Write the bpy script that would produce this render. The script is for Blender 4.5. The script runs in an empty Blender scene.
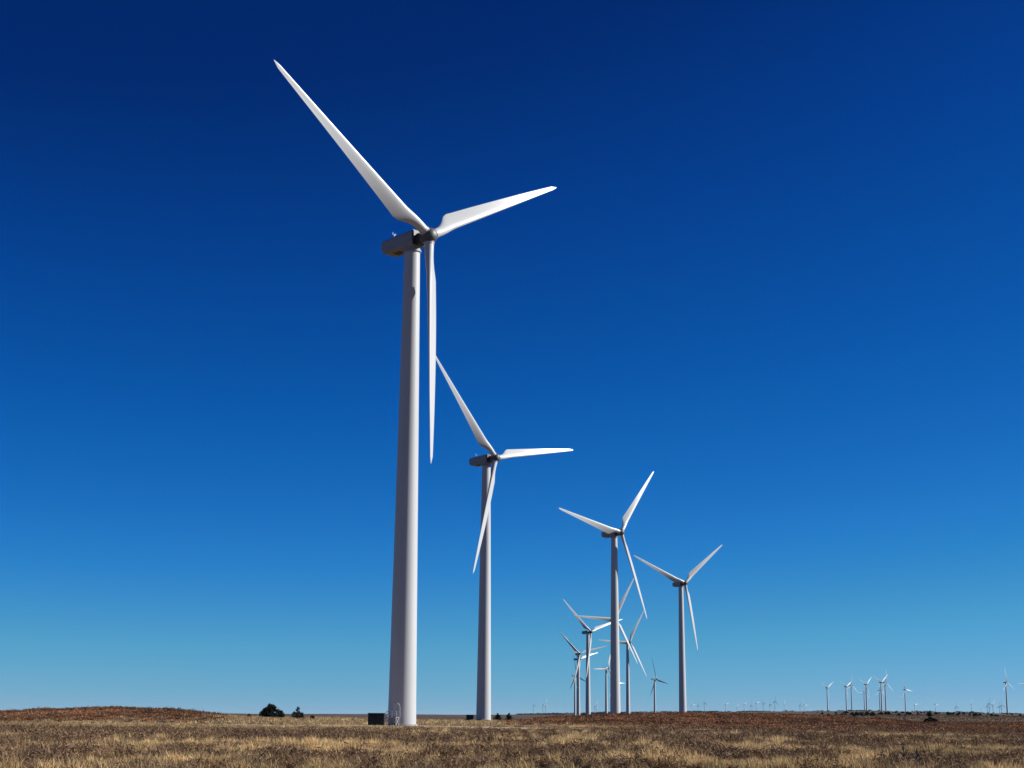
import bpy, bmesh, math, random
import numpy as np
from mathutils import Matrix, Vector, Euler

random.seed(7)
rng = np.random.default_rng(11)
HAZE = 4e-6
S = bpy.context.scene
COL = S.collection

# ------------------------------------------------------------------ camera
FPX, PITCH, ROLL, EYE = 1552.8, 0.2115, 0.0075, 1.573
cam = bpy.data.cameras.new('camera')
camo = bpy.data.objects.new('camera', cam)
COL.objects.link(camo)
cam.sensor_fit = 'HORIZONTAL'
cam.angle = 2 * math.atan(512 / FPX)
cam.clip_start, cam.clip_end = 0.5, 90000
camo.matrix_world = (Matrix.Translation((0, 0, EYE)) @ Matrix.Rotation(math.pi / 2 + PITCH, 4, 'X')
                     @ Matrix.Rotation(ROLL, 4, 'Z'))
S.camera = camo

# ------------------------------------------------------------------ sky and sun
SUN_AZ, SUN_EL = math.radians(84), math.radians(31)
w = bpy.data.worlds.new('World')
S.world = w
w.use_nodes = True
nt = w.node_tree
bg = nt.nodes['Background']
sk = nt.nodes.new('ShaderNodeTexSky')
sk.sky_type = 'NISHITA'
sk.sun_disc = False
sk.sun_elevation, sk.sun_rotation = SUN_EL, SUN_AZ
sk.altitude, sk.air_density, sk.dust_density, sk.ozone_density = 400, 0.6, 0.0, 10.0
dn = nt.nodes.new('ShaderNodeVectorMath'); dn.operation = 'SCALE'; dn.inputs['Scale'].default_value = 0.1
up = nt.nodes.new('ShaderNodeVectorMath'); up.operation = 'SCALE'; up.inputs['Scale'].default_value = 10.0
cv = nt.nodes.new('ShaderNodeRGBCurve')          # deep winter blue: one tone curve for the whole sky
PTS = [[(0, 0), (.034, .0005), (.043, .001), (.061, .0024), (.080, .008), (.111, .023), (.181, .085), (.27, .165), (.313, .22), (1, .7)],
       [(0, 0), (.089, .0225), (.112, .047), (.131, .068), (.159, .0976), (.205, .145), (.269, .216), (.38, .345), (.47, .400), (.50, .412), (1, .8)],
       [(0, 0), (.253, .16), (.307, .265), (.35, .33), (.41, .413), (.494, .50), (.585, .575), (.672, .585), (1, .85)]]
for c in range(3):
    cu = cv.mapping.curves[c]
    while len(cu.points) > 2:
        cu.points.remove(cu.points[1])
    cu.points[0].location = PTS[c][0]; cu.points[1].location = PTS[c][-1]
    for p in PTS[c][1:-1]:
        cu.points.new(*p)
    for p in cu.points:
        p.handle_type = 'VECTOR'
cv.mapping.extend = 'EXTRAPOLATED'
cv.mapping.update()
nt.links.new(sk.outputs[0], dn.inputs[0]); nt.links.new(dn.outputs[0], cv.inputs['Color'])
nt.links.new(cv.outputs[0], up.inputs[0]); nt.links.new(up.outputs[0], bg.inputs[0])
bg.inputs[1].default_value = 0.0595
sd = bpy.data.lights.new('sun', 'SUN')
sd.energy, sd.angle, sd.color = 5.0, math.radians(0.53), (1.0, 0.965, 0.91)
so = bpy.data.objects.new('sun', sd)
COL.objects.link(so)
SDIR = Vector((math.sin(SUN_AZ) * math.cos(SUN_EL), math.cos(SUN_AZ) * math.cos(SUN_EL), math.sin(SUN_EL)))
so.rotation_euler = SDIR.to_track_quat('Z', 'Y').to_euler()
so.location = SDIR * 300
S.view_settings.view_transform = 'Standard'
S.view_settings.look = 'None'
S.view_settings.exposure = 0.75
S.view_settings.gamma = 1

# ------------------------------------------------------------------ helpers
def tag(o, label=None, cat=None, group=None, kind=None):
    if label: o['label'] = label
    if cat: o['category'] = cat
    if group: o['group'] = group
    if kind: o['kind'] = kind
    return o

def link(name, me, parent=None, mat=None):
    o = bpy.data.objects.new(name, me)
    COL.objects.link(o)
    if mat is not None and me is not None and not me.materials: me.materials.append(mat)
    if parent is not None: o.parent = parent
    return o

def empty(name, loc, rz=0.0):
    o = bpy.data.objects.new(name, None)
    COL.objects.link(o)
    o.location = loc
    o.rotation_euler = (0, 0, rz)
    o.empty_display_size = 0.5
    return o

def np_mesh(name, V, F, col=None, smooth=False):
    """V (n,3), F (m,3 or 4), per-vertex colour (n,3)"""
    V = np.asarray(V, np.float32); F = np.asarray(F, np.int32)
    me = bpy.data.meshes.new(name)
    k = F.shape[1]
    me.vertices.add(len(V)); me.vertices.foreach_set('co', V.ravel())
    me.loops.add(F.size); me.loops.foreach_set('vertex_index', F.ravel())
    me.polygons.add(len(F))
    me.polygons.foreach_set('loop_start', np.arange(0, F.size, k, dtype=np.int32))
    me.polygons.foreach_set('use_smooth', np.full(len(F), smooth))
    if col is not None:
        a = me.attributes.new('tint', 'FLOAT_COLOR', 'POINT')
        c = np.ones((len(V), 4), np.float32); c[:, :3] = col
        a.data.foreach_set('color', c.ravel())
    me.update(calc_edges=True)
    return me

class MB:
    """collects boxes, tubes and lathes into one mesh"""
    def __init__(s): s.bm = bmesh.new()
    def box(s, c, d, bevel=0.0, rot=None, seg=1):
        r = bmesh.ops.create_cube(s.bm, size=1)
        vs = r['verts']
        M = Matrix.Translation(c) @ (rot.to_4x4() if rot else Matrix.Identity(4)) @ Matrix.Diagonal((*d, 1))
        bmesh.ops.transform(s.bm, matrix=M, verts=vs)
        if bevel:
            es = {e for v in vs for e in v.link_edges}
            bmesh.ops.bevel(s.bm, geom=list(es), offset=bevel, segments=seg, affect='EDGES')
        return s
    def ring_loft(s, rings, cap=True, closed=False):
        L = [[s.bm.verts.new(p) for p in r] for r in rings]
        n = len(L[0])
        for a, b in zip(L, L[1:]):
            for i in range(n):
                s.bm.faces.new((a[i], a[(i + 1) % n], b[(i + 1) % n], b[i]))
        if cap:
            s.bm.faces.new(L[0][::-1]); s.bm.faces.new(L[-1])
        return s
    def lathe(s, prof, n=32, axis='Z', M=None):
        rings = []
        for r, h in prof:
            ring = []
            for i in range(n):
                a = 2 * math.pi * i / n
                p = Vector((r * math.cos(a), r * math.sin(a), h))
                if axis == 'Y': p = Vector((p.x, p.z, -p.y))
                ring.append(M @ p if M else p)
            rings.append(ring)
        return s.ring_loft(rings)
    def tube(s, pts, r, n=6):
        pts = [Vector(p) for p in pts]
        rings = []
        for i, p in enumerate(pts):
            d = (pts[min(i + 1, len(pts) - 1)] - pts[max(i - 1, 0)]).normalized()
            q = d.to_track_quat('Z', 'X')
            rings.append([p + q @ Vector((r * math.cos(2 * math.pi * k / n), r * math.sin(2 * math.pi * k / n), 0)) for k in range(n)])
        return s.ring_loft(rings)
    def mesh(s, name, mat, smooth=None):
        bmesh.ops.recalc_face_normals(s.bm, faces=s.bm.faces)
        me = bpy.data.meshes.new(name)
        s.bm.to_mesh(me); s.bm.free()
        if smooth is not None:
            me.polygons.foreach_set('use_smooth', [True] * len(me.polygons))
            me.set_sharp_from_angle(angle=math.radians(smooth))
        me.materials.append(mat)
        return me
    def build(s, name, mat, parent=None, smooth=None):
        return link(name, s.mesh(name, mat, smooth), parent)

def vnoise(x, y, seed=0):
    xi, yi = np.floor(x).astype(np.int64), np.floor(y).astype(np.int64)
    fx, fy = x - xi, y - yi
    fx, fy = fx * fx * (3 - 2 * fx), fy * fy * (3 - 2 * fy)
    def h(i, j):
        n = (i * 374761393 + j * 668265263 + seed * 982451653) & 0xffffffff
        n = ((n ^ (n >> 13)) * 1274126177) & 0xffffffff
        return ((n ^ (n >> 16)) & 0xffff) / 65535.0
    return (h(xi, yi) * (1 - fx) + h(xi + 1, yi) * fx) * (1 - fy) + (h(xi, yi + 1) * (1 - fx) + h(xi + 1, yi + 1) * fx) * fy

def fnoise(x, y, seed=0, oct=4):
    t, a, s = 0, 1, 0
    for o in range(oct):
        t = t + a * vnoise(x * 2 ** o, y * 2 ** o, seed + o * 17); s += a; a *= .5
    return t / s

# ------------------------------------------------------------------ materials
def mat(name, base, rough=0.6, spec=0.3, metal=0.0):
    m = bpy.data.materials.new(name); m.use_nodes = True
    b = m.node_tree.nodes['Principled BSDF']
    b.inputs['Base Color'].default_value = (*base, 1)
    b.inputs['Roughness'].default_value = rough
    b.inputs['Specular IOR Level'].default_value = spec
    b.inputs['Metallic'].default_value = metal
    return m

def weathered(name, c0, c1, rough=0.45, scale=(.6, .6, .06), spec=.35, bump=0.0, lo=.35, hi=.75):
    m = mat(name, c0, rough, spec)
    t = m.node_tree; N = t.nodes.new; L = t.links.new
    b = t.nodes['Principled BSDF']
    tc = N('ShaderNodeTexCoord'); mp = N('ShaderNodeMapping'); mp.inputs['Scale'].default_value = scale
    no = N('ShaderNodeTexNoise'); no.inputs['Scale'].default_value = 1.0; no.inputs['Detail'].default_value = 6
    rp = N('ShaderNodeValToRGB')
    rp.color_ramp.elements[0].position = lo; rp.color_ramp.elements[1].position = hi
    rp.color_ramp.elements[0].color = (*c1, 1); rp.color_ramp.elements[1].color = (*c0, 1)
    L(tc.outputs['Object'], mp.inputs[0]); L(mp.outputs[0], no.inputs[0]); L(no.outputs[0], rp.inputs[0]); L(rp.outputs[0], b.inputs['Base Color'])
    if bump:
        bp = N('ShaderNodeBump'); bp.inputs['Strength'].default_value = bump; bp.inputs['Distance'].default_value = .02
        L(no.outputs[0], bp.inputs['Height']); L(bp.outputs[0], b.inputs['Normal'])
    return m

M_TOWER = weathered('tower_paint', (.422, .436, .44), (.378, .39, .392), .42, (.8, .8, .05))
M_BLADE = weathered('blade_gelcoat', (.442, .455, .455), (.40, .413, .412), .32, (1.5, 1.5, .12), .4)
M_NAC = weathered('nacelle_paint', (.25, .255, .27), (.20, .203, .21), .45, (.7, .25, .7))
M_HUB = weathered('hub_paint', (.10, .108, .125), (.06, .062, .07), .5, (1, 1, 1))
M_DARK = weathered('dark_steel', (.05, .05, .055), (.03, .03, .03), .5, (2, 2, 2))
M_CONC = weathered('concrete', (.36, .34, .32), (.26, .24, .22), .9, (2, 2, 2), .2, .3)
M_GALV = weathered('galvanised_steel', (.42, .43, .44), (.34, .34, .35), .45, (5, 5, 5), .5)
M_BOX = weathered('green_cabinet_paint', (.010, .015, .012), (.006, .009, .007), .5, (1.5, 1.5, .8))
M_DOOR = weathered('door_paint', (.5, .5, .51), (.42, .42, .42), .45, (3, 3, 1))

def tinted(name, rough=.9, transl=0.25, noise=0.0):
    """takes its own colour from the vertex attribute 'tint'"""
    m = bpy.data.materials.new(name); m.use_nodes = True
    t = m.node_tree; N = t.nodes.new; L = t.links.new
    b = t.nodes['Principled BSDF']; out = t.nodes['Material Output']
    at = N('ShaderNodeAttribute'); at.attribute_name = 'tint'
    b.inputs['Roughness'].default_value = rough; b.inputs['Specular IOR Level'].default_value = .12
    L(at.outputs['Color'], b.inputs['Base Color'])
    if transl:
        tr = N('ShaderNodeBsdfTranslucent'); mx = N('ShaderNodeMixShader'); mx.inputs[0].default_value = transl
        L(at.outputs['Color'], tr.inputs[0]); L(b.outputs[0], mx.inputs[1]); L(tr.outputs[0], mx.inputs[2]); L(mx.outputs[0], out.inputs[0])
    return m
M_GRASS = tinted('dry_grass', .85, .25)
M_TWIG = tinted('dry_twigs', .95, .08)
M_CEDAR = tinted('cedar_foliage', .9, .08)
M_BARK = weathered('bark', (.09, .07, .055), (.05, .04, .03), .95, (4, 4, 1))

# ------------------------------------------------------------------ terrain
KX, KV, UY = 1588.0, 1625.0, 717.6         # metres per distance to picture scale, used only to read heights off the photograph
UN = np.array([-900, -100, 0, 60, 110, 170, 220, 250, 300, 400, 484, 515, 560, 615, 680, 760, 800, 870, 930, 1024, 1130, 1900.])
DN = np.array([1, 260, 310, 380, 470, 600, 800, 1100, 1600, 2600, 4000, 5500, 8000, 60000.])
TB = np.array([
    [.1] * 22,
    [.1, .1, .1, .1, .1, .1, .1, .1, .1, .1, .1, .1, .2, .3, .3, .3, .3, .3, .2, .1, .1, .1],
    [.9, 1.0, 1.1, 1.2, 1.3, 1.2, .9, .7, .6, .4, .3, .35, .8, 1.2, 1.5, 1.6, 1.4, 1.0, .5, .5, .5, .5],
    [1.3, 1.4, 1.65, 2.5, 2.95, 2.75, 1.8, 1.2, 1.0, .7, .5, .7, 1.7, 2.25, 2.65, 2.6, 2.3, 1.6, .7, .7, .7, .7],
    [1.4, 1.4, 1.6, 2.3, 2.6, 2.5, 1.7, 1.3, 1.1, .8, .65, .7, 1.5, 2.0, 2.2, 2.1, 1.9, 1.2, .6, .7, .7, .7],
    [1.6, 1.2, 1.2, 1.3, 1.3, 1.3, 1.2, 1.0, .8, .5, .4, .4, .5, .6, .9, 1.2, 1.3, 1.2, 1.2, 1.2, 1.2, 1.2],
    [1, 1, 1, 1, 1, 1, .9, .8, .6, .2, .0, -.1, -.2, -.2, .2, 1.5, 2.0, 2.4, 2.3, 2.2, 2.2, 2.2],
    [.8, .8, .8, .8, .8, .8, .6, .4, .2, 0, -.5, -1, -1.5, -1.5, -1.2, 1.5, 3.5, 4.5, 4.5, 4.0, 4, 4],
    [0, 0, 0, 0, 0, 0, 0, 0, 0, 0, -2, -3, -4, -4, -3, 1, 5, 7, 7.2, 6.2, 6, 6],
    [2, 2, 2, 2, 2, 2, 2, 2, 2, 2, -1, -2, -3, -3, -2, 5, 11, 13, 13, 11, 11, 11],
    [3, 3, 3, 3, 3, 3, 3, 4, 5, 5.5, 5, 5, 5, 6, 9, 16, 20, 22, 21, 17.5, 17, 17],
    [6, 6, 6, 6, 6, 6, 6, 7, 8, 8.5, 9, 11, 15, 21, 26, 27.5, 28.5, 31, 29, 23.5, 22, 22],
    [6, 6, 6, 6, 6, 6, 6, 7, 8, 8.5, 9, 11, 15, 21, 26, 27.5, 28.5, 31, 29, 25, 25, 25],
    [6, 6, 6, 6, 6, 6, 6, 7, 8, 8.5, 9, 11, 15, 21, 26, 27.5, 28.5, 31, 29, 25, 25, 25]])

def smooth_interp(x, xp, nodes):
    i = np.clip(np.searchsorted(xp, x) - 1, 0, len(xp) - 2)
    f = np.clip((x - xp[i]) / (xp[i + 1] - xp[i]), 0, 1)
    return i, f * f * (3 - 2 * f) if nodes else f

def terrain(x, y):
    x = np.asarray(x, float); y = np.asarray(y, float)
    D = np.hypot(x, y)
    ang = np.arctan2(x, y)
    u = np.where(np.abs(ang) < 0.5, 512 + KX * np.tan(np.clip(ang, -.5, .5)), 512 + np.sign(ang) * 1400)
    i, f = smooth_interp(u, UN, True)
    lD = np.log(np.clip(D, 1, 59000)); j, g = smooth_interp(lD, np.log(DN), False)
    z = (TB[j, i] * (1 - f) + TB[j, i + 1] * f) * (1 - g) + (TB[j + 1, i] * (1 - f) + TB[j + 1, i + 1] * f) * g
    rough = np.clip((D - 20) / 60, 0, 1)
    flat = np.clip((np.hypot(x + 17, y - 250) - 12) / 12, 0, 1)
    z = z + rough * flat * ((fnoise(x / 9, y / 9, 3, 3) - .5) * .34 + (fnoise(x / 45, y / 45, 5, 2) - .5) * .5 * np.clip((D - 260) / 100, 0, 1))
    z = z + np.clip((D - 1800) / 2500, 0, 1) * (fnoise(x / 260, y / 260, 8, 3) - .5) * 5
    return z

def tz(x, y): return float(terrain(np.array([x]), np.array([y]))[0])

def redness(x, y):
    """where the red-brown bluestem grows: the right-hand rise and the left-hand hill"""
    D = np.hypot(x, y); u = 512 + KX * x / np.maximum(y, 1)
    a = np.clip((D - 262 + 115 * np.clip((u - 570) / 160, 0, 1)) / 45, 0, 1) * np.clip((560 - D) / 90, 0, 1)
    r = np.clip((u - 500) / 70, 0, 1)
    l = np.clip((235 - u) / 50, 0, 1) * .85
    return a * np.maximum(r, l) * (y > 0)

az = np.unique(np.concatenate([np.linspace(-math.pi, -.42, 46), np.linspace(-.42, .42, 420), np.linspace(.42, math.pi, 46)]))[:-1]
Dr = np.concatenate([np.geomspace(1, 38, 14), np.geomspace(40, 700, 200), np.geomspace(712, 60000, 90)])
A, R = np.meshgrid(az, Dr)
gx, gy = R * np.sin(A), R * np.cos(A)
gz = terrain(gx, gy)
na = len(az)
V = np.stack([gx.ravel(), gy.ravel(), gz.ravel()], 1)
V = np.vstack([V, [[0, 0, .2]]])
ri, ci = np.meshgrid(np.arange(len(Dr) - 1), np.arange(na), indexing='ij')
a0 = ri * na + ci; a1 = ri * na + (ci + 1) % na
F = np.concatenate([np.stack([a0, a1, a1 + na], -1).reshape(-1, 3), np.stack([a0, a1 + na, a0 + na], -1).reshape(-1, 3)])
F = np.concatenate([F, np.stack([np.full(na, len(V) - 1), (np.arange(na) + 1) % na, np.arange(na)], 1)])[:, ::-1]
rd = np.append(redness(gx, gy).ravel(), 0)
far = np.append(np.clip((R.ravel() - 430) / 700, 0, 1), 0)
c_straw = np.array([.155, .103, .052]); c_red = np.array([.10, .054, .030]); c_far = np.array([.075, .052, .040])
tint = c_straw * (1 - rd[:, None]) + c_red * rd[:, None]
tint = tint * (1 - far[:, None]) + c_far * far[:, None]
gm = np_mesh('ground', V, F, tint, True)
M_GROUND = tinted('prairie_soil', .95, 0)
t = M_GROUND.node_tree; N = t.nodes.new; L = t.links.new
b = t.nodes['Principled BSDF']; at = [n for n in t.nodes if n.type == 'ATTRIBUTE'][0]
geo = N('ShaderNodeNewGeometry')
def gnoise(scale, lo, hi, det=5):
    mp = N('ShaderNodeMapping'); mp.inputs['Scale'].default_value = scale
    no = N('ShaderNodeTexNoise'); no.inputs['Scale'].default_value = 1; no.inputs['Detail'].default_value = det
    mr = N('ShaderNodeMapRange'); mr.inputs[1].default_value = .3; mr.inputs[2].default_value = .7; mr.inputs[3].default_value = lo; mr.inputs[4].default_value = hi
    L(geo.outputs['Position'], mp.inputs[0]); L(mp.outputs[0], no.inputs[0]); L(no.outputs[0], mr.inputs[0])
    return mr
n1, n2, n3 = gnoise((.9, .9, .9), .6, 1.3), gnoise((.05, .05, .05), .55, 1.4), gnoise((.006, .004, .006), .6, 1.4)
m1 = N('ShaderNodeMath'); m1.operation = 'MULTIPLY'; m2 = N('ShaderNodeMath'); m2.operation = 'MULTIPLY'
L(n1.outputs[0], m1.inputs[0]); L(n2.outputs[0], m1.inputs[1]); L(m1.outputs[0], m2.inputs[0]); L(n3.outputs[0], m2.inputs[1])
vm = N('ShaderNodeVectorMath'); vm.operation = 'SCALE'
L(at.outputs['Color'], vm.inputs[0]); L(m2.outputs[0], vm.inputs['Scale']); L(vm.outputs[0], b.inputs['Base Color'])
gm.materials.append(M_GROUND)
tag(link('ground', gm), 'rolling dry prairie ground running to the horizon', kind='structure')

# gravel pad and access road, thin sheets that follow the ground
M_GRAVEL = weathered('gravel', (.44, .33, .24), (.30, .215, .15), .95, (1.2, 1.2, 1.2), .15, .4)
T1 = (-17.1, 252.7)
pv, pf = [], []
for k in range(5):
    for i in range(40):
        a = 2 * math.pi * i / 40; rr = (2.5 + 3.4 * k) * (1 + .05 * math.sin(3 * a + 1))
        x, y = T1[0] + rr * math.cos(a) * 1.25, T1[1] - 1 + rr * math.sin(a)
        pv.append((x, y, tz(x, y) + .03 - .006 * k))
for k in range(4):
    for i in range(40):
        pf.append((k * 40 + i, (k + 1) * 40 + i, (k + 1) * 40 + (i + 1) % 40, k * 40 + (i + 1) % 40))
tag(link('gravel_pad', np_mesh('gravel_pad', pv, pf, None, True), mat=M_GRAVEL), 'pale gravel pad round the nearest turbine foot', kind='structure')
path = [(-75, 236), (-45, 240), (-28, 241), (-14, 238), (-4, 226), (4, 208), (12, 192), (20, 180), (27, 173)]
P = []
for i in range(len(path) - 1):
    for f in np.linspace(0, 1, 8, endpoint=False):
        P.append(Vector(path[i]).lerp(Vector(path[i + 1]), f))
pv, pf = [], []
for i, p in enumerate(P):
    d = (P[min(i + 1, len(P) - 1)] - P[max(i - 1, 0)]).normalized(); n = Vector((-d.y, d.x))
    for s in (-5, -1.7, 1.7, 5):
        q = p + n * (s + .25 * math.sin(i * .7 + s)); pv.append((q.x, q.y, tz(q.x, q.y) + .05))
for i in range(len(P) - 1):
    for k in range(3):
        pf.append((i * 4 + k, i * 4 + k + 1, i * 4 + k + 5, i * 4 + k + 4))
tag(link('access_track', np_mesh('access_track', pv, pf, None, True), mat=M_GRAVEL), 'tan gravel access track curving past the nearest turbine', kind='structure')

# ------------------------------------------------------------------ wind turbines
HUB_H, ROT_R, OVER, TILT = 80.0, 39.4, 4.0, 0.078

def tower_mesh(h, n=48):
    mb = MB()
    prof = [(2.26, 0), (2.26, h * .012)]
    for k in range(1, 25):
        f = k / 24
        prof.append((2.24 + (1.34 - 2.24) * f, h * .012 + (h * .988) * f))
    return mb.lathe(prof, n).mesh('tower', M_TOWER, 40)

def blade_mesh(nc=26, ns=34, name='blade'):
    """span +Z from the hub axis, leading edge towards -X, upwind side +Y"""
    rings = []
    R = ROT_R
    for i in range(ns + 1):
        f = i / ns
        r = 1.15 + (R - 1.15) * (f ** 1.15)
        if r > R * .985: pass
        # chord, thickness ratio, twist
        if r < 1.7: ch, tc, bl = 1.60, 1.0, 0.0
        elif r < 6.8:
            q = (r - 1.7) / 5.1; q = .5 * q + .5 * q * q * (3 - 2 * q)
            ch, tc, bl = 1.60 + 1.50 * q, .6 - .26 * q, q
        else:
            q = (r - 6.8) / (R - 6.8)
            ch = 3.1 * (1 - q) ** .95 * .80 + .62; tc = .34 - .17 * min(1, q * 1.6); bl = 1.0
            ch = 3.1 + (ch - 3.1) * 1.0 if q > .02 else 3.1
        if r > R - 1.1:
            e = (r - (R - 1.1)) / 1.1; ch *= max(.12, math.sqrt(max(0, 1 - e * e)))
        tw = math.radians(8.0 + 13.0 * max(0, 1 - (max(r, 6.8) - 6.8) / (R * .62)) ** 1.6)
        ld = .80 - .32 * bl if r < 6.8 else .48 + (.2 - .48) * (r - 6.8) / (R - 6.8)
        le = ld / ch if r < R - 1.6 else .3     # share of the chord ahead of the pitch axis
        ring = []
        for k in range(nc):
            t_ = 2 * math.pi * k / nc
            xc = .5 * (1 + math.cos(t_))        # 1 at trailing edge, 0 at leading edge
            yt = 5 * tc * (.2969 * math.sqrt(xc) - .126 * xc - .3516 * xc ** 2 + .2843 * xc ** 3 - .1036 * xc ** 4)
            cam_ = .035 * 4 * xc * (1 - xc)
            sgn = 1 if t_ < math.pi else -1     # + : suction (downwind) side
            af = Vector((le - xc, -(cam_ + sgn * yt))) * ch
            ci_ = Vector((-math.cos(t_), -math.sin(t_))) * .8
            p = ci_.lerp(af, bl)           # x: towards leading edge, y: upwind
            fx = p.x * math.cos(tw) - p.y * math.sin(tw)
            fy = p.x * math.sin(tw) + p.y * math.cos(tw)
            bend = 0.0
            ring.append(Vector((-fx, fy + bend, r)))
        rings.append(ring)
    mb = MB(); mb.ring_loft(rings)
    return mb.mesh(name, M_BLADE, 50)

def nacelle_bm(full=True):
    # local: +Y upwind, origin on the rotor axis above the tower
    W, top, bot = 1.55, 1.5, -1.05
    mb = MB()
    def sec(y, s, tz_, bz, cb, ct=.22):
        w_ = W * s
        return [Vector(p) for p in [(-w_ + ct, y, tz_), (w_ - ct, y, tz_), (w_, y, tz_ - ct), (w_, y, bz + cb), (w_ - cb, y, bz), (-w_ + cb, y, bz), (-w_, y, bz + cb), (-w_, y, tz_ - ct)]]
    mb.ring_loft([sec(-6.2, .86, top - .18, bot + .7, .3), sec(-6.05, .95, top - .06, bot + .45, .35), sec(-5.2, 1, top, bot + .05, .35),
                  sec(-1.5, 1, top, bot, .3), sec(1.4, 1, top, bot, .3), sec(1.6, .95, top - .1, bot + .1, .3)])
    return mb

ME_BLADE = blade_mesh()
ME_NAC = nacelle_bm().mesh('nacelle', M_NAC, 30)
ME_HUB = None
def hub_mesh():
    mb = MB()
    mb.lathe([(.95, 0.95), (.95, 2.55), (1.15, 2.75), (1.32, 3.3), (1.36, 4.0), (1.3, 4.6), (1.05, 5.1), (.7, 5.35), (.3, 5.45)], 24, 'Y')
    for k in range(3):
        a = k * 2 * math.pi / 3
        M = Matrix.Translation((0, OVER, 0)) @ Matrix.Rotation(-a, 4, 'Y')
        mb.lathe([(1.02, .5), (1.02, 1.2)], 20, 'Z', M)
    return mb.mesh('hub', M_HUB, 35)
ME_HUB = hub_mesh()
ME_YAW = MB().lathe([(1.36, -1.95), (1.55, -1.8), (1.55, -1.45), (1.5, -1.4), (1.5, -.9)], 32).mesh('yaw_ring', M_NAC, 35)
ME_COLLAR = MB().lathe([(.84, 1.16), (.9, 1.18), (.9, 1.5), (.84, 1.52)], 24).mesh('root_collar', M_TOWER, 35)
def vane_mesh():
    mb = MB()
    mb.tube([(0, 0, 0), (0, 0, 1.1)], .05, 6); mb.tube([(-.35, 0, .95), (.35, 0, .95)], .04, 6)
    mb.tube([(-.35, 0, .95), (-.35, 0, 1.25)], .05, 6); mb.tube([(.35, 0, .95), (.35, 0, 1.25)], .05, 6)
    mb.box((-.35, -.15, 1.2), (.03, .4, .16)); mb.lathe([(.02, 1.22), (.13, 1.25), (.13, 1.33), (.02, 1.36)], 8, M=Matrix.Translation((.35, 0, 0)))
    return mb.mesh('wind_sensor', M_GALV)
ME_VANE = vane_mesh()
ME_GAP_SHADE = MB().box((0, 1.62, .225), (3.13, .5, 2.58), .12, seg=2).lathe([(1.15, 1.8), (1.1, 2.3)], 24, 'Y').mesh('gap_shade_plate', M_DARK, 35)  # dark plate added over the nacelle front: shadow gap put into its colour
ME_HATCH = MB().box((0, 0, 0), (1.3, 1.7, .06), .02).mesh('floor_hatch', M_DARK)
ME_LIGHT = MB().lathe([(.09, 0), (.14, .05), (.14, .3), (.05, .38)], 10).mesh('beacon', M_DARK, 35)
ME_FLANGE = MB().lathe([(2.62, -.25), (2.62, .12), (2.45, .14), (2.45, .30), (2.30, .32)], 48).mesh('base_flange', M_CONC, 35)
ME_TDOOR = MB().box((0, 0, 1.1), (.92, .14, 2.25), .03).mesh('door', M_DOOR)
ME_THANDLE = MB().box((0, 0, 0), (.05, .08, .3), .01).mesh('handle', M_DARK)
ME_BOLT = None

def rotor_matrix(phase):
    return (Matrix.Translation((0, 0, 0)) @ Matrix.Rotation(TILT, 4, 'X') @ Matrix.Translation((0, OVER, 0)) @ Matrix.Rotation(-phase, 4, 'Y'))

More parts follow.
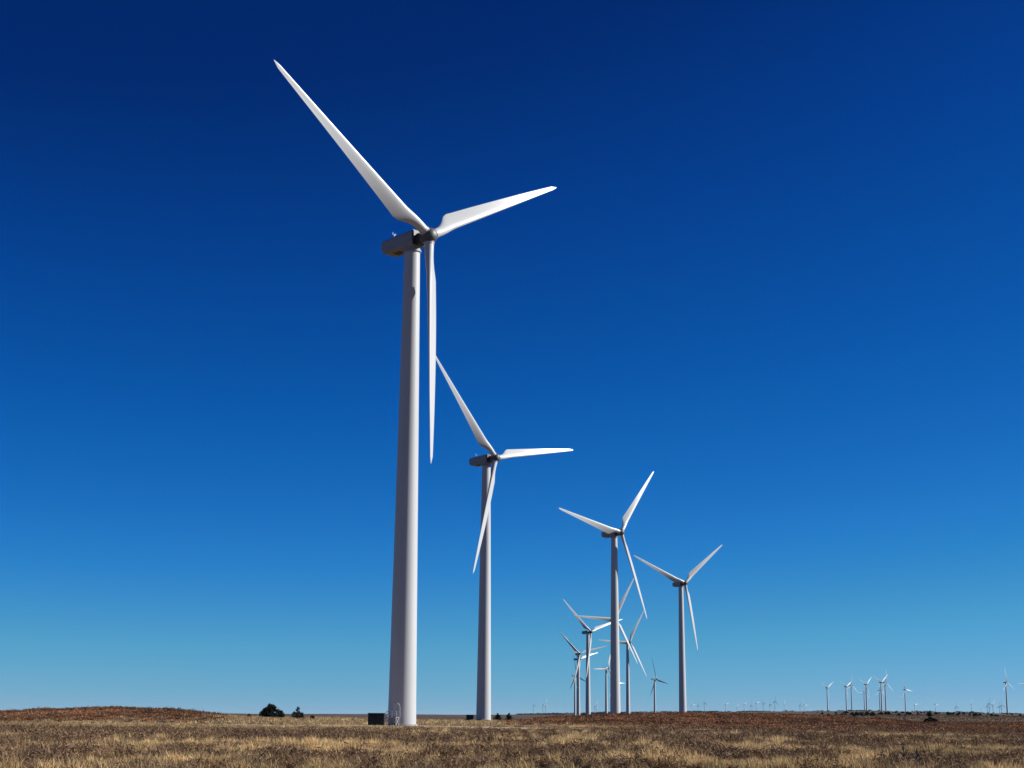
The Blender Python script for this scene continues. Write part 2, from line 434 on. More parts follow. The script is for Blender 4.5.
TG = 'white three blade wind turbines standing on the prairie'
def turbine(x, y, yaw, phase, label, hub_z=None, detail=2, group=TG):
    """yaw: azimuth the rotor faces, degrees clockwise from the view direction"""
    z0 = tz(x, y) if detail else tz(x, y)
    h = (hub_z - z0) if hub_z else HUB_H
    yaw, phase = math.radians(yaw), math.radians(phase)
    TR = Matrix.Translation((0, 0, h)) @ Matrix.Rotation(TILT, 4, 'X')
    if detail == 0:                                    # a few pixels tall: one mesh
        bm = bmesh.new()
        for me, M in [(ME_TINY_TOWER, Matrix.Diagonal((1, 1, (h - 1.8) / 78.2, 1))), (ME_NAC, TR), (ME_HUB, TR @ Matrix.Translation((0, OVER, 0)) @ Matrix.Rotation(-phase, 4, 'Y') @ Matrix.Translation((0, -OVER, 0)))] + \
                [(ME_TINY_BLADE, TR @ Matrix.Translation((0, OVER, 0)) @ Matrix.Rotation(-phase - k * 2.0944, 4, 'Y')) for k in range(3)]:
            n0, f0 = len(bm.verts), len(bm.faces)
            bm.from_mesh(me); bm.verts.ensure_lookup_table(); bm.faces.ensure_lookup_table()
            bmesh.ops.transform(bm, matrix=M, verts=bm.verts[n0:])
            mi = {'nacelle': 2, 'hub': 3}.get(me.name.split('.')[0], 0)
            for f in bm.faces[f0:]: f.material_index = mi
        me = bpy.data.meshes.new('wind_turbine'); bm.to_mesh(me); bm.free()
        for m in (M_TOWER, M_BLADE, M_NAC, M_HUB): me.materials.append(m)
        o = link('wind_turbine', me); o.location = (x, y, z0); o.rotation_euler = (0, 0, -yaw)
        return tag(o, label, 'wind turbine', group)
    root = empty('wind_turbine', (x, y, z0), -yaw)
    tag(root, label, 'wind turbine', group)
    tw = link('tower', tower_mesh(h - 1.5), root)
    if detail >= 2:
        link('base_flange', ME_FLANGE, tw)
    nac = link('nacelle', ME_NAC, root); nac.matrix_local = TR
    if detail >= 2:
        v = link('wind_sensor', ME_VANE, nac); v.location = (.3, -4.0, 1.47)
        hh = link('floor_hatch', ME_HATCH, nac); hh.location = (0, -3.2, -1.065)
        lb = link('beacon', ME_LIGHT, nac); lb.location = (-.8, -5.0, 1.42); lk = link('gap_shade_plate', ME_GAP_SHADE, nac)
        yr = link('yaw_ring', ME_YAW, root); yr.location = (0, 0, h)
    hub = link('hub', ME_HUB, root)
    hub.matrix_local = TR @ Matrix.Translation((0, OVER, 0)) @ Matrix.Rotation(-phase, 4, 'Y') @ Matrix.Translation((0, -OVER, 0))
    for k in range(3):
        bl = link('blade', ME_BLADE, root)
        bl.matrix_local = TR @ Matrix.Translation((0, OVER, 0)) @ Matrix.Rotation(-phase - k * 2 * math.pi / 3, 4, 'Y')
        if detail >= 2: link('root_collar', ME_COLLAR, bl)
    return root

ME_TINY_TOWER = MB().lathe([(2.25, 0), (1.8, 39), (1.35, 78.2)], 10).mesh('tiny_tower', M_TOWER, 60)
ME_TINY_BLADE = blade_mesh(8, 8, 'tiny_blade')

# six nearest: position, yaw and blade phase solved from the photograph
near = [
    (-17.1, 252.7, 131.8, 302.4, 80.3, 'nearest and largest white wind turbine, dark cabinet and stair at its foot'),
    (-7.9, 483.2, 132.2, 318.8, 80.7, 'second largest white wind turbine, between the nearest one and the row, one blade level right'),
    (45.1, 676.4, 135.5, 280.2, 80.3, 'third largest white turbine, its thick tower covering smaller ones behind, one blade pointing left'),
    (99.9, 914.9, 147.6, 291.2, 78.8, 'fourth largest white turbine, standing alone at the right end of the main row'),
]
turb = []
for x, y, yw, ph, hz, lb in near:
    turb.append(turbine(x, y, yw, ph, lb, hz, 2))

def solve(hx, hy, H=HUB_H, D=None):
    """ray through the hub seen at (hx, hy); distance where it is H above the ground there"""
    cr, sr = math.cos(ROLL), math.sin(ROLL)
    X, Y = hx - 512, hy - 384
    X, Y = X * cr + Y * sr, -X * sr + Y * cr
    d = Vector((X, FPX * math.cos(PITCH) + Y * math.sin(PITCH), FPX * math.sin(PITCH) - Y * math.cos(PITCH)))
    d = d / d.y
    ys = np.geomspace(500, 30000, 6000)
    k = int(np.argmax(EYE + d.z * ys >= terrain(d.x * ys, ys) + H))
    y = D or float(ys[k])
    return d.x * y, y, EYE + d.z * y

def by_hub(hx, hy, yaw, ph, label, detail, group=TG, D=None):
    x, y, z = solve(hx, hy, D=D)
    yr = math.radians(yaw)
    x -= OVER * math.sin(yr); y -= OVER * math.cos(yr)
    return turbine(x, y, yaw, ph, label, z - OVER * TILT, detail, group)

mid = [
    (591.0, 631.8, 141, 311.9, 1322, 'mid distance turbine left of the thick third tower, nacelle above the two thinner towers'),
    (615.8, 618.7, 148, 271.5, None, 'turbine hidden behind the thick third tower, only its blades showing around it'),
    (629.8, 642.0, 149, 271.6, 1600, 'slim turbine just right of the thick third tower, one blade pointing down right'),
    (579.8, 653.6, 157, 315.0, 1935, 'leftmost tower of the main row, its nacelle topmost of three stacked nacelles'),
    (580.3, 659.0, 132, 316.0, None, 'turbine almost hidden behind the leftmost tower of the row, bright blade rightwards'),
    (576.8, 675.5, 62, 10.0, None, 'lowest nacelle peeking from behind the leftmost tower of the row'),
    (608.3, 667.8, 128, 266.0, None, 'thin turbine close to the left edge of the thick third tower, blade pointing left'),
    (613.5, 683.5, 140, 328.0, None, 'small turbine behind the thick third tower, only a pale blade showing at its right'),
    (656.5, 679.0, 66, 17.0, 2800, 'small turbine alone between the slim one and the fourth largest, one dark blade up'),
]
for hx, hy, yw, ph, D, lb in mid:
    by_hub(hx, hy, yw, ph, lb, 1, TG, D)

G2 = 'distant wind turbines on the plateau at right'
right = [
    (826.7, 687.8, 140, 57, 'distant turbine at the left end of the right hand group, standing alone'),
    (845.5, 686.6, 140, 60, 'left tower of the first close pair in the right hand group of distant turbines'),
    (850.9, 685.7, 142, 129, 'right tower of the first close pair in the right hand group of distant turbines'),
    (863.6, 691.3, 140, 20, 'shorter left tower of the second close pair in the right hand group'),
    (865.8, 684.4, 138, 51, 'taller right tower of the second close pair in the right hand group, blade up right'),
    (879.0, 690.4, 140, 0, 'shortest and leftmost tower of the cluster of three in the right hand group'),
    (880.8, 682.3, 140, 55, 'middle tower of the cluster of three in the right hand group, bright blade up right'),
    (884.9, 682.7, 142, 131, 'right tower of the cluster of three in the right hand group'),
    (904.4, 689.5, 142, 100, 'distant turbine alone right of the cluster of three, above the round dark bush'),
    (1006.0, 682.3, 132, 355, 'tallest distant turbine near the right edge of the photo, one blade straight up'),
    (1025.0, 683.5, 138, 30, 'distant turbine cut off by the right edge of the photo'),
]
for hx, hy, yw, ph, lb in right:
    by_hub(hx + 1.2, hy, yw, ph, lb, 1, G2)

G3 = 'tiny turbines far away on the skyline'
ORD = ['first', 'second', 'third', 'fourth', 'fifth', 'sixth', 'seventh', 'eighth', 'ninth', 'tenth', 'eleventh', 'twelfth', 'thirteenth', 'fourteenth']
def row(hubs, text):
    for i, (hx, hy, yw, ph) in enumerate(hubs):
        by_hub(hx, hy, yw, ph, text % ORD[i], 0, G3)
row([(692.5, 705.3, 140, 320), (698.5, 705.2, 66, 0), (705.0, 702.6, 74, 0), (726.0, 704.6, 140, 310), (737.5, 706.6, 130, 40), (744.5, 704.4, 140, 60),
     (751.5, 705.2, 71, 350), (756.6, 703.3, 140, 70), (763.6, 703.6, 66, 160), (770.4, 704.2, 74, 0), (775.4, 701.2, 68, 348), (784.7, 704.4, 125, 20),
     (800.5, 705.0, 68, 0), (804.6, 704.6, 140, 100)], '%s tiny far turbine counted rightwards from the fourth largest tower')
row([(534.0, 704.8, 68, 10), (543.6, 704.6, 71, 0), (546.4, 703.8, 125, 15)], '%s tiny turbine counted rightwards from the two cedars by the second tower')
row([(595.2, 706.0, 68, 0), (596.7, 704.8, 122, 25)], '%s tiny far turbine counted rightwards in the gap left of the thick third tower')
row([(915.0, 705.0, 140, 75), (935.6, 704.3, 140, 100), (956.5, 706.5, 66, 0), (971.8, 704.3, 125, 6), (981.6, 708.5, 130, 100), (987.8, 706.0, 68, 0), (989.7, 703.4, 66, 352),
     (993.4, 704.4, 135, 40), (999.6, 706.3, 68, 350), (1001.7, 705.0, 68, 5)], '%s tiny far turbine counted rightwards from the one above the round bush')

# ------------------------------------------------------------------ things at the turbine feet
def to_tower(root, az_deg, r):            # world point at azimuth az (clockwise from +y) and radius r round a tower
    a = math.radians(az_deg)
    return root.location + Vector((math.sin(a) * r, math.cos(a) * r, 0))

t1 = turb[0]
tower1 = [c for c in t1.children if c.name.startswith('tower')][0]
DAZ = 203.0                                # the door looks towards the camera, a little left
wd = t1.rotation_euler.z
def on_tower(me, name, az_deg, r, z):
    o = link(name, me, tower1)
    a = math.radians(az_deg)
    loc = Vector((math.sin(a) * r, math.cos(a) * r, z))
    o.matrix_local = Matrix.Rotation(-wd, 4, 'Z') @ Matrix.Translation(loc) @ Matrix.Rotation(math.pi - a, 4, 'Z')
    return o
door = on_tower(ME_TDOOR, 'door', DAZ, 2.21, 1.35)
link('handle', ME_THANDLE, door).location = (.32, -.1, 1.1)

def access_stair():
    base = to_tower(t1, DAZ, 2.3)
    a = math.radians(DAZ)
    root = empty('access_stair', (base.x, base.y, base.z + .02), math.pi - a)      # local -Y points away from the tower
    tag(root, 'light steel stair with handrails rising to the door of the nearest tower', 'stair')
    MB().box((0, -.65, 1.3), (1.5, 1.2, .06)).build('platform', M_GALV, root)
    for k in range(6):
        MB().box((-1.0 - k * .3, -.65, 1.3 - (k + 1) * .195), (.27, .95, .04)).build('step', M_GALV, root)
    for s in (-.16, -1.16):
        MB().tube([(-.75, s, 1.27), (-2.75, s, .0)], .06).build('stringer', M_GALV, root)
        m = MB()
        m.tube([(.72, s, 2.3), (-.75, s, 2.3), (-2.7, s, 1.05)], .045)
        m.tube([(.72, s, 1.8), (-.75, s, 1.8), (-2.7, s, .55)], .035)
        for px, pz in ((.72, 1.3), (-.02, 1.3), (-.75, 1.3), (-1.75, .66), (-2.68, .05)):
            m.tube([(px, s, pz), (px, s, pz + 1.0)], .04)
        m.build('handrail', M_GALV, root)
    for px in (.68, -.72):
        MB().tube([(px, -.18, 0), (px, -1.16, 1.28)], .04).tube([(px, -1.16, 0), (px, -.18, 1.28)], .04).build('cross_brace', M_GALV, root)
    for px in (.7, -.74):
        for s in (-.16, -1.16):
            MB().tube([(px, s, 0), (px, s, 1.28)], .05).build('leg', M_GALV, root)
    MB().tube([(.85, -.12, 1.3), (.85, -.2, 2.9), (.78, -.3, 3.3), (.6, -.5, 3.55), (.45, -.62, 3.5)], .045, 8).build('lamp_arm', M_GALV, root)
    return root
access_stair()

def transformer(loc, rz, label, W=2.7, Dp=2.0, H=1.95):
    root = empty('transformer_cabinet', loc, rz)
    tag(root, label, 'electrical cabinet', 'dark transformer cabinets beside turbine feet')
    MB().box((0, 0, .02), (W + .5, Dp + .5, .24), .03).build('base_pad', M_CONC, root)
    MB().box((0, 0, .14 + (H - .22) / 2), (W, Dp, H - .22), .04).build('cabinet', M_BOX, root)
    lid = MB(); lid.box((0, 0, H - .02), (W + .12, Dp + .12, .12), .03); lid.build('lid', M_BOX, root)
    for s in (-1, 1):
        d = MB().box((s * W * .245, -Dp / 2 - .02, .16 + (H - .4) / 2), (W * .46, .05, H - .42), .015).build('door', M_BOX, root)
        MB().box((s * W * .06, -Dp / 2 - .07, H * .52), (.05, .06, .28), .01).build('handle', M_DARK, d)
    for k in range(3):
        MB().box((W * .25, -Dp / 2 - .052, H * .66 + k * .07), (.5, .02, .03)).build('vent_slat', M_DARK, root)
    return root
bx, by = -19.9, 237.5
transformer((bx, by, tz(bx, by) + .05), math.radians(3), 'black transformer cabinet beside the stair of the nearest turbine', 2.45, 1.9, 1.88)
bx, by = -11.8, 476.5
transformer((bx, by, tz(bx, by) + .02), math.radians(-4), 'small dark transformer cabinet left of the second tower foot', 2.2, 1.8, 1.55)

# ------------------------------------------------------------------ vegetation
def tri_blades(px, py, h, wd, lean, col_base, col_tip, bend=True, hf=None):
    """grass blades as bent triangles; all arrays"""
    n = len(px); pz = terrain(px, py) - .03
    a = rng.uniform(0, 2 * np.pi, n); la = rng.uniform(0, 2 * np.pi, n)
    dx, dy = np.cos(a) * wd / 2, np.sin(a) * wd / 2
    lx, ly = np.cos(la) * lean * h, np.sin(la) * lean * h
    hz = h * np.sqrt(np.clip(1 - lean ** 2, .1, 1))
    if not bend:
        V = np.stack([np.stack([px - dx, py - dy, pz], 1), np.stack([px + dx, py + dy, pz], 1), np.stack([px + lx, py + ly, pz + hz], 1)], 1)
        C = np.stack([col_base, col_base, col_tip], 1)
        return V.reshape(-1, 3), np.arange(3 * n).reshape(-1, 3), C.reshape(-1, 3)
    V = np.stack([np.stack([px - dx, py - dy, pz], 1), np.stack([px + dx, py + dy, pz], 1),
                  np.stack([px - dx * .7 + lx * .35, py - dy * .7 + ly * .35, pz + hz * .6], 1), np.stack([px + dx * .7 + lx * .35, py + dy * .7 + ly * .35, pz + hz * .6], 1),
                  np.stack([px + lx, py + ly, pz + hz], 1)], 1)
    C = np.stack([col_base, col_base, col_tip, col_tip, col_tip], 1)
    k = np.arange(n)[:, None] * 5
    F = np.concatenate([k + [[0, 1, 3]], k + [[0, 3, 2]], k + [[2, 3, 4]]])
    return V.reshape(-1, 3), F, C.reshape(-1, 3)

def sample(n, d0, d1, pad=30, u0=None, u1=None):
    """even cover of the wedge of prairie in view (a little wider than the view)"""
    D = np.sqrt(rng.uniform(d0 ** 2, d1 ** 2, n))
    lo, hi = (-pad if u0 is None else u0), (1024 + pad if u1 is None else u1)
    u = rng.uniform(lo, hi, n)
    x = (u - 512) / KX * D
    return x, D

def shrubby(x, y):
    """0 straw grass .. 1 grey-brown brush"""
    n = .65 * fnoise(x / 3.0, y / 5.0, 21, 3) + .35 * fnoise(x / 14, y / 20, 29, 3)
    D = np.hypot(x, y)
    n = n + .035 * np.clip((D - 66) / 20, 0, 1) * np.clip((215 - D) / 40, 0, 1) - .012 * np.clip((66 - D) / 10, 0, 1)
    return np.clip((n - .485) / .07, 0, 1)

def on_gravel(x, y):
    m = np.hypot((x - T1[0]) / 1.25, y - T1[1] + 1) < 15
    for p in P[::2]:
        m |= np.hypot(x - p.x, y - p.y) < 5.6
    return m

def lerp3(a, b, f): return np.asarray(a) * (1 - f[:, None]) + np.asarray(b) * f[:, None]

STRAW1 = np.array([.50, .355, .178])
OLIVE = np.array([.215, .165, .08])
parts = []
def grass_zone(n, d0, d1, h0, h1, w0, w1, bend, clump=.0, pad=30, thin_in_brush=.35, seed=41, u0=None, u1=None):
    x, y = sample(n, d0, d1, pad, u0, u1)
    if clump:                                    # pull blades together into bunches
        cell = clump
        cx, cy = np.floor(x / cell) + .5, np.floor(y / cell) + .5
        jx = vnoise(cx * 7.3 + .5, cy * 5.1 + .5, 77) - .5; jy = vnoise(cx * 3.7 + .5, cy * 9.2 + .5, 78) - .5
        f = rng.uniform(.2, .75, n); tuft = vnoise(cx * 5.3 + .5, cy * 6.7 + .5, 79)
        x = x + ((cx + jx) * cell - x) * (1 - f); y = y + ((cy + jy) * cell - y) * (1 - f)
    s = shrubby(x, y)
    keep = (rng.uniform(0, 1, n) < 1 - (1 - thin_in_brush) * s) & ~on_gravel(x, y)
    rdn = redness(x, y); keep &= rng.uniform(0, 1, n) > rdn * .9
    x, y, s = x[keep], y[keep], s[keep]; n = len(x)
    v = fnoise(x / 2.3, y / 3.1, seed, 3); big = fnoise(x / 30, y / 30, seed + 3, 2)
    h = (h0 + (h1 - h0) * v) * rng.uniform(.65, 1.2, n)
    tuft = tuft[keep] if clump else np.full(n, .5)
    h = h * (.55 + 1.0 * tuft)
    tip = lerp3(STRAW1 * .75, STRAW1 * 1.35, np.clip((v - .3) / .4, 0, 1)) * rng.uniform(.8, 1.12, (n, 1)) * (.72 + .56 * tuft[:, None])
    tip = lerp3(tip, OLIVE * 1.1, np.clip((big - .55) / .2, 0, 1) * .6)
    tip = lerp3(tip, np.array([.25, .165, .09]), s * .6)
    tip = lerp3(tip, np.array([.165, .115, .08]) * rng.uniform(.6, 1.15, (n, 1)), np.clip((np.hypot(x, y) - 420) / 130, 0, 1))
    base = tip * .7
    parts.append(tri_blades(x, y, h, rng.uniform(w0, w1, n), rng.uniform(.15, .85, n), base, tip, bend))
grass_zone(300000, 40, 75, .18, .46, .016, .032, True, .95, 60)
grass_zone(300000, 75, 140, .20, .46, .03, .06, False, 1.2, 45)
grass_zone(170000, 140, 260, .18, .36, .06, .11, False, 1.6, 40, .6)
grass_zone(160000, 260, 640, .20, .45, .12, .26, False, 3.0, 40, .7)
grass_zone(110000, 640, 1700, .25, .6, .5, 1.3, False, 9.0, 40, .8)
def join(parts):
    o, VV, FF, CC = 0, [], [], []
    for v, f, c in parts:
        VV.append(v); FF.append(f + o); CC.append(c); o += len(v)
    return np.concatenate(VV), np.concatenate(FF), np.concatenate(CC)
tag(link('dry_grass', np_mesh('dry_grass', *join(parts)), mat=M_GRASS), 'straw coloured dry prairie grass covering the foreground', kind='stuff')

def shrub_shape(n, seed, rad=.75, hgt=.54, tw=.012):
    """twiggy leafless dome: thin triangles fanning from the root plus fine twig ends"""
    r = np.random.default_rng(seed)
    n1 = n // 4
    a = r.uniform(0, 2 * np.pi, n); q = np.sqrt(r.uniform(0, 1, n))
    ex, ey = np.cos(a) * q * rad, np.sin(a) * q * rad
    lump = .75 + .35 * np.sin(3 * a + seed) * .5 + .2 * np.sin(5 * a + 2 * seed) * .5
    ez = hgt * np.sqrt(np.clip(1 - (q * .93) ** 2, .05, 1)) * lump * r.uniform(.6, 1.15, n)
    E = np.stack([ex, ey, ez], 1)
    dr = E / (np.linalg.norm(E, axis=1)[:, None] + .01) * .6 + r.normal(0, .45, (n, 3)) + [0, 0, .25]
    E = E * np.where(r.uniform(0, 1, (n, 1)) < .35, r.uniform(.5, .95, (n, 1)), 1)
    B = E - dr * r.uniform(.10, .26, (n, 1)); B[:n1] = E[:n1] * [.15, .15, 0]; B[:, 2] = np.clip(B[:, 2], 0, None)
    d = r.normal(0, 1, (n, 3)); d /= np.linalg.norm(d, axis=1)[:, None]
    wdt = tw * r.uniform(.7, 1.6, (n, 1))
    V = np.stack([B - d * wdt, B + d * wdt, E + r.normal(0, .03, (n, 3))], 1)
    return V, r.uniform(.6, 1.25, n)

PROTO = {k: [shrub_shape(k, s + 1) for s in range(6)] for k in (600, 230, 60)}
PROTO[230] = [shrub_shape(230, s + 31, tw=.02) for s in range(6)]
PROTO[120] = [shrub_shape(120, s + 45, tw=.035) for s in range(6)]
PROTO[60] = [shrub_shape(60, s + 61, tw=.06) for s in range(6)]
GREY = np.array([.19, .126, .080]); BROWN = np.array([.19, .113, .062]); RED = np.array([.245, .11, .055]); DKB = np.array([.085, .06, .055])

def shrub_mass(x, y, size, cols, k):
    n = len(x); z = terrain(x, y) - .04
    out = []
    which = rng.integers(0, 6, n); rot = rng.uniform(0, 2 * np.pi, n)
    for w_ in range(6):
        m = which == w_
        if not m.any(): continue
        Vp, sh = PROTO[k][w_]
        Q = Vp.reshape(-1, 3)
        c, s = np.cos(rot[m])[:, None], np.sin(rot[m])[:, None]
        sc = size[m][:, None]
        X = (Q[None, :, 0] * c - Q[None, :, 1] * s) * sc + x[m][:, None]
        Y = (Q[None, :, 0] * s + Q[None, :, 1] * c) * sc + y[m][:, None]
        Z = Q[None, :, 2] * sc + z[m][:, None]
        VV = np.stack([X, Y, Z], -1).reshape(-1, 3)
        CC = (cols[m][:, None, :] * np.repeat(sh, 3)[None, :, None])
        out.append((VV, np.arange(len(VV)).reshape(-1, 3), CC.reshape(-1, 3)))
    return join(out)

sp = []
def shrub_zone(n, d0, d1, k, s0, s1, pad=40, keepf=None, cols=None, u0=None, u1=None):
    x, y = sample(n, d0, d1, pad, u0, u1)
    s = shrubby(x, y) if keepf is None else keepf(x, y)
    m = (rng.uniform(0, 1, n) < s) & ~on_gravel(x, y)
    x, y = x[m], y[m]; n = len(x)
    f = rng.uniform(0, 1, n)
    c = lerp3(GREY, BROWN, f) if cols is None else cols(x, y, f)
    c = c * rng.uniform(.75, 1.2, (n, 1))
    return x, y, rng.uniform(s0, s1, n), c
a = shrub_zone(1250, 46, 80, 600, .7, 1.3); sp.append(shrub_mass(*a, 600))
a = shrub_zone(5000, 80, 150, 230, .75, 1.3); sp.append(shrub_mass(*a, 230))
a = shrub_zone(2600, 150, 262, 60, .55, .9, keepf=lambda x, y: shrubby(x, y) * .55); sp.append(shrub_mass(*a, 60))
tag(link('brush', np_mesh('brush', *join(sp)), mat=M_TWIG), 'grey brown leafless brush mixed into the foreground grass', kind='stuff')
# red-brown bluestem on the rise at right and the hill at left
def redcol(x, y, f):
    n = fnoise(x / 18, y / 18, 55, 3)
    c = lerp3(RED * .6, RED * 1.45, np.clip((n - .35) / .3, 0, 1))
    c = np.where((rng.uniform(0, 1, len(x)) < .2)[:, None], DKB * .8, c)
    return lerp3(c, np.array([.25, .165, .09]), np.clip(f - .68, 0, 1) * 2.4)
sr = []
a = shrub_zone(26000, 258, 430, 60, .5, 1.35, 60, keepf=lambda x, y: redness(x, y) * (.45 + .55 * shrubby(x / 1.6, y / 1.6)), cols=redcol); sr.append(shrub_mass(*a, 60))
a = shrub_zone(9000, 430, 560, 60, .6, 1.7, 60, keepf=lambda x, y: redness(x, y) * .7, cols=redcol); sr.append(shrub_mass(*a, 60))
a = shrub_zone(6500, 135, 258, 120, .6, 1.2, keepf=lambda x, y: redness(x, y) * (.35 + .65 * shrubby(x, y)), cols=lambda x, y, f: lerp3(redcol(x, y, f), GREY, f * .55), u0=520, u1=1064); sr.append(shrub_mass(*a, 120))
a = shrub_zone(420, 335, 410, 60, 1.2, 2.1, keepf=lambda x, y: redness(x, y) * .8, cols=lambda x, y, f: redcol(x, y, f) * .75, u0=-60, u1=235); sr.append(shrub_mass(*a, 60))
a = shrub_zone(700, 330, 430, 60, 1.1, 1.9, keepf=lambda x, y: redness(x, y) * .7, cols=lambda x, y, f: redcol(x, y, f) * .7, u0=500, u1=1060); sr.append(shrub_mass(*a, 60))
tag(link('red_brush', np_mesh('red_brush', *join(sr)), mat=M_TWIG), 'red brown brush covering the low rises beyond the track', kind='stuff')

# nearest shrubs, one by one
shrub_me = []
for s in range(6):
    Vp, sh = shrub_shape(700, 90 + s, tw=.011)
    col = np.repeat(sh, 3)[:, None] * (GREY if s % 2 else BROWN)[None] * (.8 if s > 3 else 1.0)
    me = np_mesh('dry_shrub', Vp.reshape(-1, 3), np.arange(Vp.size // 3).reshape(-1, 3), col)
    me.materials.append(M_TWIG); shrub_me.append(me)
xs, ys = sample(900, 41, 60, 20)
order = np.argsort(ys); placed = []
for i in order:
    if len(placed) >= 60: break
    x, y = xs[i], ys[i]
    if shrubby(np.array([x]), np.array([y]))[0] < .6 or any((x - a) ** 2 + (y - b_) ** 2 < 2.2 for a, b_ in placed): continue
    placed.append((x, y))
    o = link('dry_shrub', shrub_me[len(placed) % 6])
    o.location = (x, y, tz(x, y) - .04); o.rotation_euler = (0, 0, random.uniform(0, 6.28))
    s = random.uniform(.8, 1.35); o.scale = (s, s, s * random.uniform(.8, 1.05))
    tag(o, 'low twiggy grey brown shrub growing in the straw grass nearest the camera', 'shrub', 'twiggy shrubs in the nearest grass')

# cedars
def cedar(w_, h_, seed, label, x, y, group=None, n=2600, name='cedar_tree', cones=None):
    r = np.random.default_rng(seed)
    root = empty(name, (x, y, tz(x, y) - .05), r.uniform(0, 6.28) if cones is None else 0)
    tag(root, label, 'tree', group)
    cones = cones or [(0, 0, 1.0, 1.0)]
    VV, CC = [], []
    for cx, cy, hs, ws in cones:
        m = int(n * hs * ws)
        nb = max(14, int(46 * hs))
        ang = r.uniform(0, 2 * np.pi, nb); zz = np.sort(r.uniform(0, .95, nb) ** 1.25) * h_ * hs
        lenb = (w_ / 2 * ws) * np.clip(1.08 - zz / (h_ * hs), .08, 1) ** .75 * r.uniform(.6, 1.15, nb)
        b_ = r.integers(0, nb, m); f = np.sqrt(r.uniform(.02, 1, m))
        px = cx + np.cos(ang[b_]) * lenb[b_] * f; py = cy + np.sin(ang[b_]) * lenb[b_] * f
        pz = zz[b_] + f * lenb[b_] * .28
        C = np.stack([px, py, pz], 1) + r.normal(0, .05 * w_ / 4 + .05, (m, 3))
        C[:, 2] = np.clip(C[:, 2], .05, None)
        s = r.uniform(.6, 1.4, (m, 1, 1)) * w_ * 1.7 / math.sqrt(n)
        tri = r.normal(0, 1, (m, 3, 3)); tri /= np.linalg.norm(tri, axis=2)[:, :, None]
        VV.append((C[:, None, :] + tri * s * [1, 1, 1.3]).reshape(-1, 3))
        g = r.uniform(.6, 1.3, nb)[b_]
        CC.append(np.repeat(np.array([[.020, .025, .014]]) * g[:, None], 3, 0))
    V_, C_ = np.concatenate(VV), np.concatenate(CC)
    link('crown', np_mesh('crown', V_, np.arange(len(V_)).reshape(-1, 3), C_), root, M_CEDAR)
    MB().lathe([(.16 * h_ / 3, -.1), (.11 * h_ / 3, h_ * .4), (.03, h_ * .8)], 8).build('trunk', M_BARK, root)
    return root

def at(u, D): return ((u + 2.5 - 512) / KX * D, D)
x, y = at(271.5, 395); cedar(6.0, 3.5, 1, 'broad dark cedar on the left skyline, larger of the pair', x, y, n=4200, cones=[(0, 0, 1.0, .75), (-1.6, .3, .68, .62), (1.5, -.2, .62, .66), (2.4, .2, .55, .3), (-.6, -.4, .8, .6)])
x, y = at(298, 385); cedar(3.1, 2.9, 2, 'small pointed dark cedar right of the broad one on the left skyline', x, y, n=4200, cones=[(0, 0, 1.0, .7), (-.9, .2, .6, .6), (.9, -.1, .55, .6)])
x, y = at(249, 400); cedar(1.3, 1.0, 3, 'tiny dark bush left of the broad cedar on the left skyline', x, y, n=700)
x, y = at(312.5, 380); cedar(1.7, .85, 4, 'low dim bush right of the small pointed cedar', x, y, n=700)
x, y = at(497.8, 505); cedar(2.4, 2.3, 5, 'left of two dark round cedars beside the second tower foot', x, y, n=2200, cones=[(0, 0, 1.0, .9), (.4, 0, .75, 1.0), (-.4, 0, .7, 1.0)])
x, y = at(508.8, 512); cedar(2.3, 2.4, 6, 'right of two dark round cedars beside the second tower foot', x, y, n=2200, cones=[(0, 0, 1.0, .85), (.4, 0, .7, 1.0), (-.4, 0, .65, 1.0)])
x, y = at(930.5, 460); cedar(4.0, 2.1, 7, 'round dark bush alone in the tan field at right', x, y, n=2000, cones=[(0, 0, 1.0, .7), (-1.0, 0, .78, .75), (1.0, 0, .8, .75), (-1.5, .2, .6, .5), (1.5, 0, .62, .5)])

# junipers dotting the far plain: one of each of three shapes, then copies
G4 = 'dark junipers dotting the far plain at right'
protos = [cedar(4.6, 3.0, 20 + k, 'dark juniper clump on the far plain at right, one of many dots below the skyline', *at(868 + 40 * k, 1500), G4, 320, 'juniper', cones=[(0, 0, 1, 1), (1.5 * (k - 1), .5, .8, .8)]) for k in range(3)]
def copy_tree(o, loc, rz, sc):
    c = o.copy(); COL.objects.link(c); c.location = loc; c.rotation_euler = (0, 0, rz); c.scale = (sc,) * 3
    for ch in o.children:
        k = ch.copy(); COL.objects.link(k); k.parent = c
    return c
spots = []
for k in range(155):
    cl = random.choice([(838, 6, 1250), (858, 9, 1500), (872, 8, 1300), (882, 10, 1250), (903, 9, 1250), (915, 7, 1350), (950, 10, 1500), (966, 9, 1400), (973, 5, 1150), (980, 8, 1350), (900, 50, 2300), (955, 40, 2100), (840, 25, 2000), (1000, 20, 1900)])
    u = random.gauss(cl[0], cl[1] * 1.5); D = cl[2] * random.uniform(.75, 1.7)
    if 800 < u < 1040: spots.append((u, D))
for i, (u, D) in enumerate(spots):
    x, y = at(u, D)
    copy_tree(protos[i % 3], (x, y, tz(x, y) - .2), random.uniform(0, 6.28), random.uniform(.3, .95))

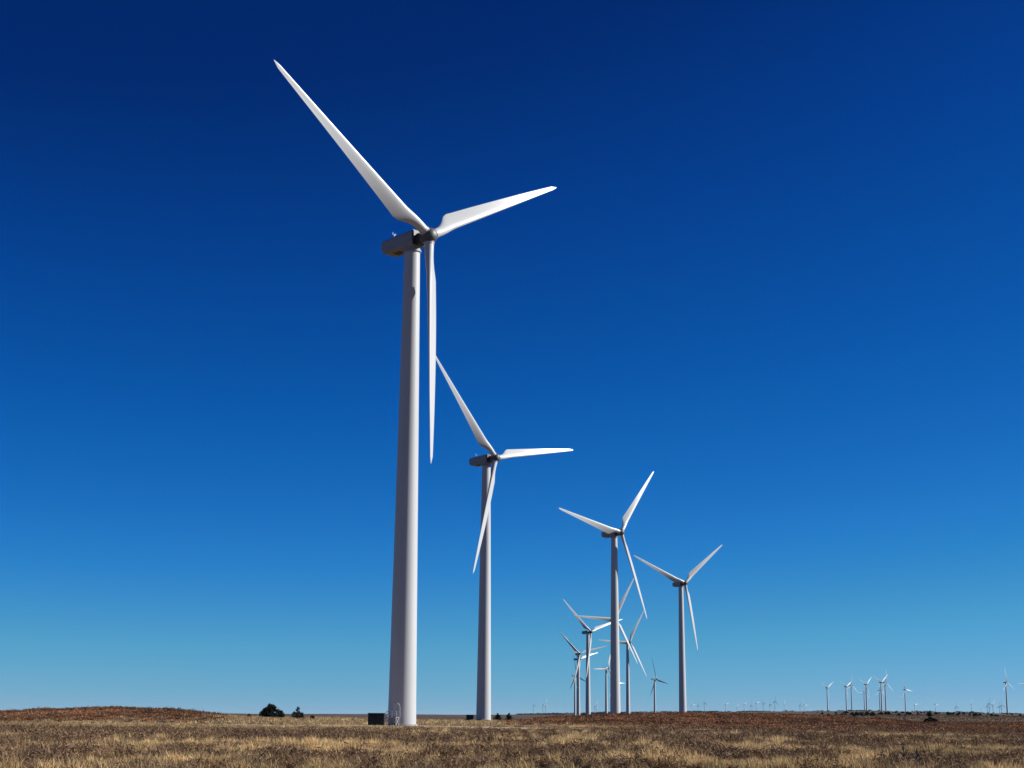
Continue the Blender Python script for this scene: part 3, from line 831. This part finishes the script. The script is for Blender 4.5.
# unbroken dark scrub along the far rim
n = 5200
u = rng.uniform(520, 1040, n); D = rng.uniform(4700, 5900, n); x, y = (u - 512) / KX * D, D
keep = fnoise(u / 22, D / 900, 91, 3) > .47
x, y = x[keep], y[keep]; n = len(x)
s = rng.uniform(1.5, 4.5, n)
VV, CC = [], []
for q in range(5):
    c0 = np.stack([x + rng.normal(0, 3, n), y + rng.normal(0, 3, n), terrain(x, y) + s * rng.uniform(.1, .5, n)], 1)
    tri = rng.normal(0, 1, (n, 3, 3)) * s[:, None, None] * [.6, .6, .32]
    VV.append((c0[:, None] + tri).reshape(-1, 3)); CC.append(np.repeat(np.array([[.05, .04, .035]]) * rng.uniform(.7, 1.3, (n, 1)), 3, 0))
V_, C_ = np.concatenate(VV), np.concatenate(CC)
tag(link('far_scrub', np_mesh('far_scrub', V_, np.arange(len(V_)).reshape(-1, 3), C_), mat=M_CEDAR), 'thin dark band of scrub along the far skyline', kind='stuff')

# dead dark weed stalks close to the camera
def stalk(u, D, h_, seed, label):
    x, y = at(u, D); r = random.Random(seed)
    m = MB(); m.tube([(0, 0, -.05), (.02, 0, h_ * .5), (0, .02, h_)], .02, 5)
    for k in range(9):
        z = h_ * r.uniform(.35, .95); a_ = r.uniform(0, 6.28); l_ = h_ * r.uniform(.1, .22)
        m.tube([(0, 0, z), (math.cos(a_) * l_ * .6, math.sin(a_) * l_ * .6, z + l_ * .5), (math.cos(a_) * l_, math.sin(a_) * l_, z + l_ * .9)], .013, 4)
    o = m.build('weed_stalk', M_DARK); o.location = (x, y, tz(x, y))
    tag(o, label, 'weed', 'dead weed stalks in the nearest grass')
stalk(902, 47, .74, 3, 'dark dead weed stalk above the lower right grass, farther one')
stalk(915, 42.5, .62, 5, 'dark dead weed stalk at the bottom edge of the lower right grass')

# thin winter air: far towers and the rim fade a little towards the sky
hz = MB(); hz.box((0, 0, 66), (124000, 124000, 208))
m = bpy.data.materials.new('thin_haze'); m.use_nodes = True
t = m.node_tree; t.nodes.remove(t.nodes['Principled BSDF'])
pv_ = t.nodes.new('ShaderNodeVolumePrincipled')
pv_.inputs['Density'].default_value = HAZE; pv_.inputs['Color'].default_value = (.64, .86, 1.0, 1); pv_.inputs['Anisotropy'].default_value = .2
t.links.new(pv_.outputs[0], t.nodes['Material Output'].inputs['Volume'])
tag(hz.build('haze', m), 'thin clear air over the prairie', kind='stuff')

S.cycles.max_bounces = 6
S.cycles.volume_bounces = 0
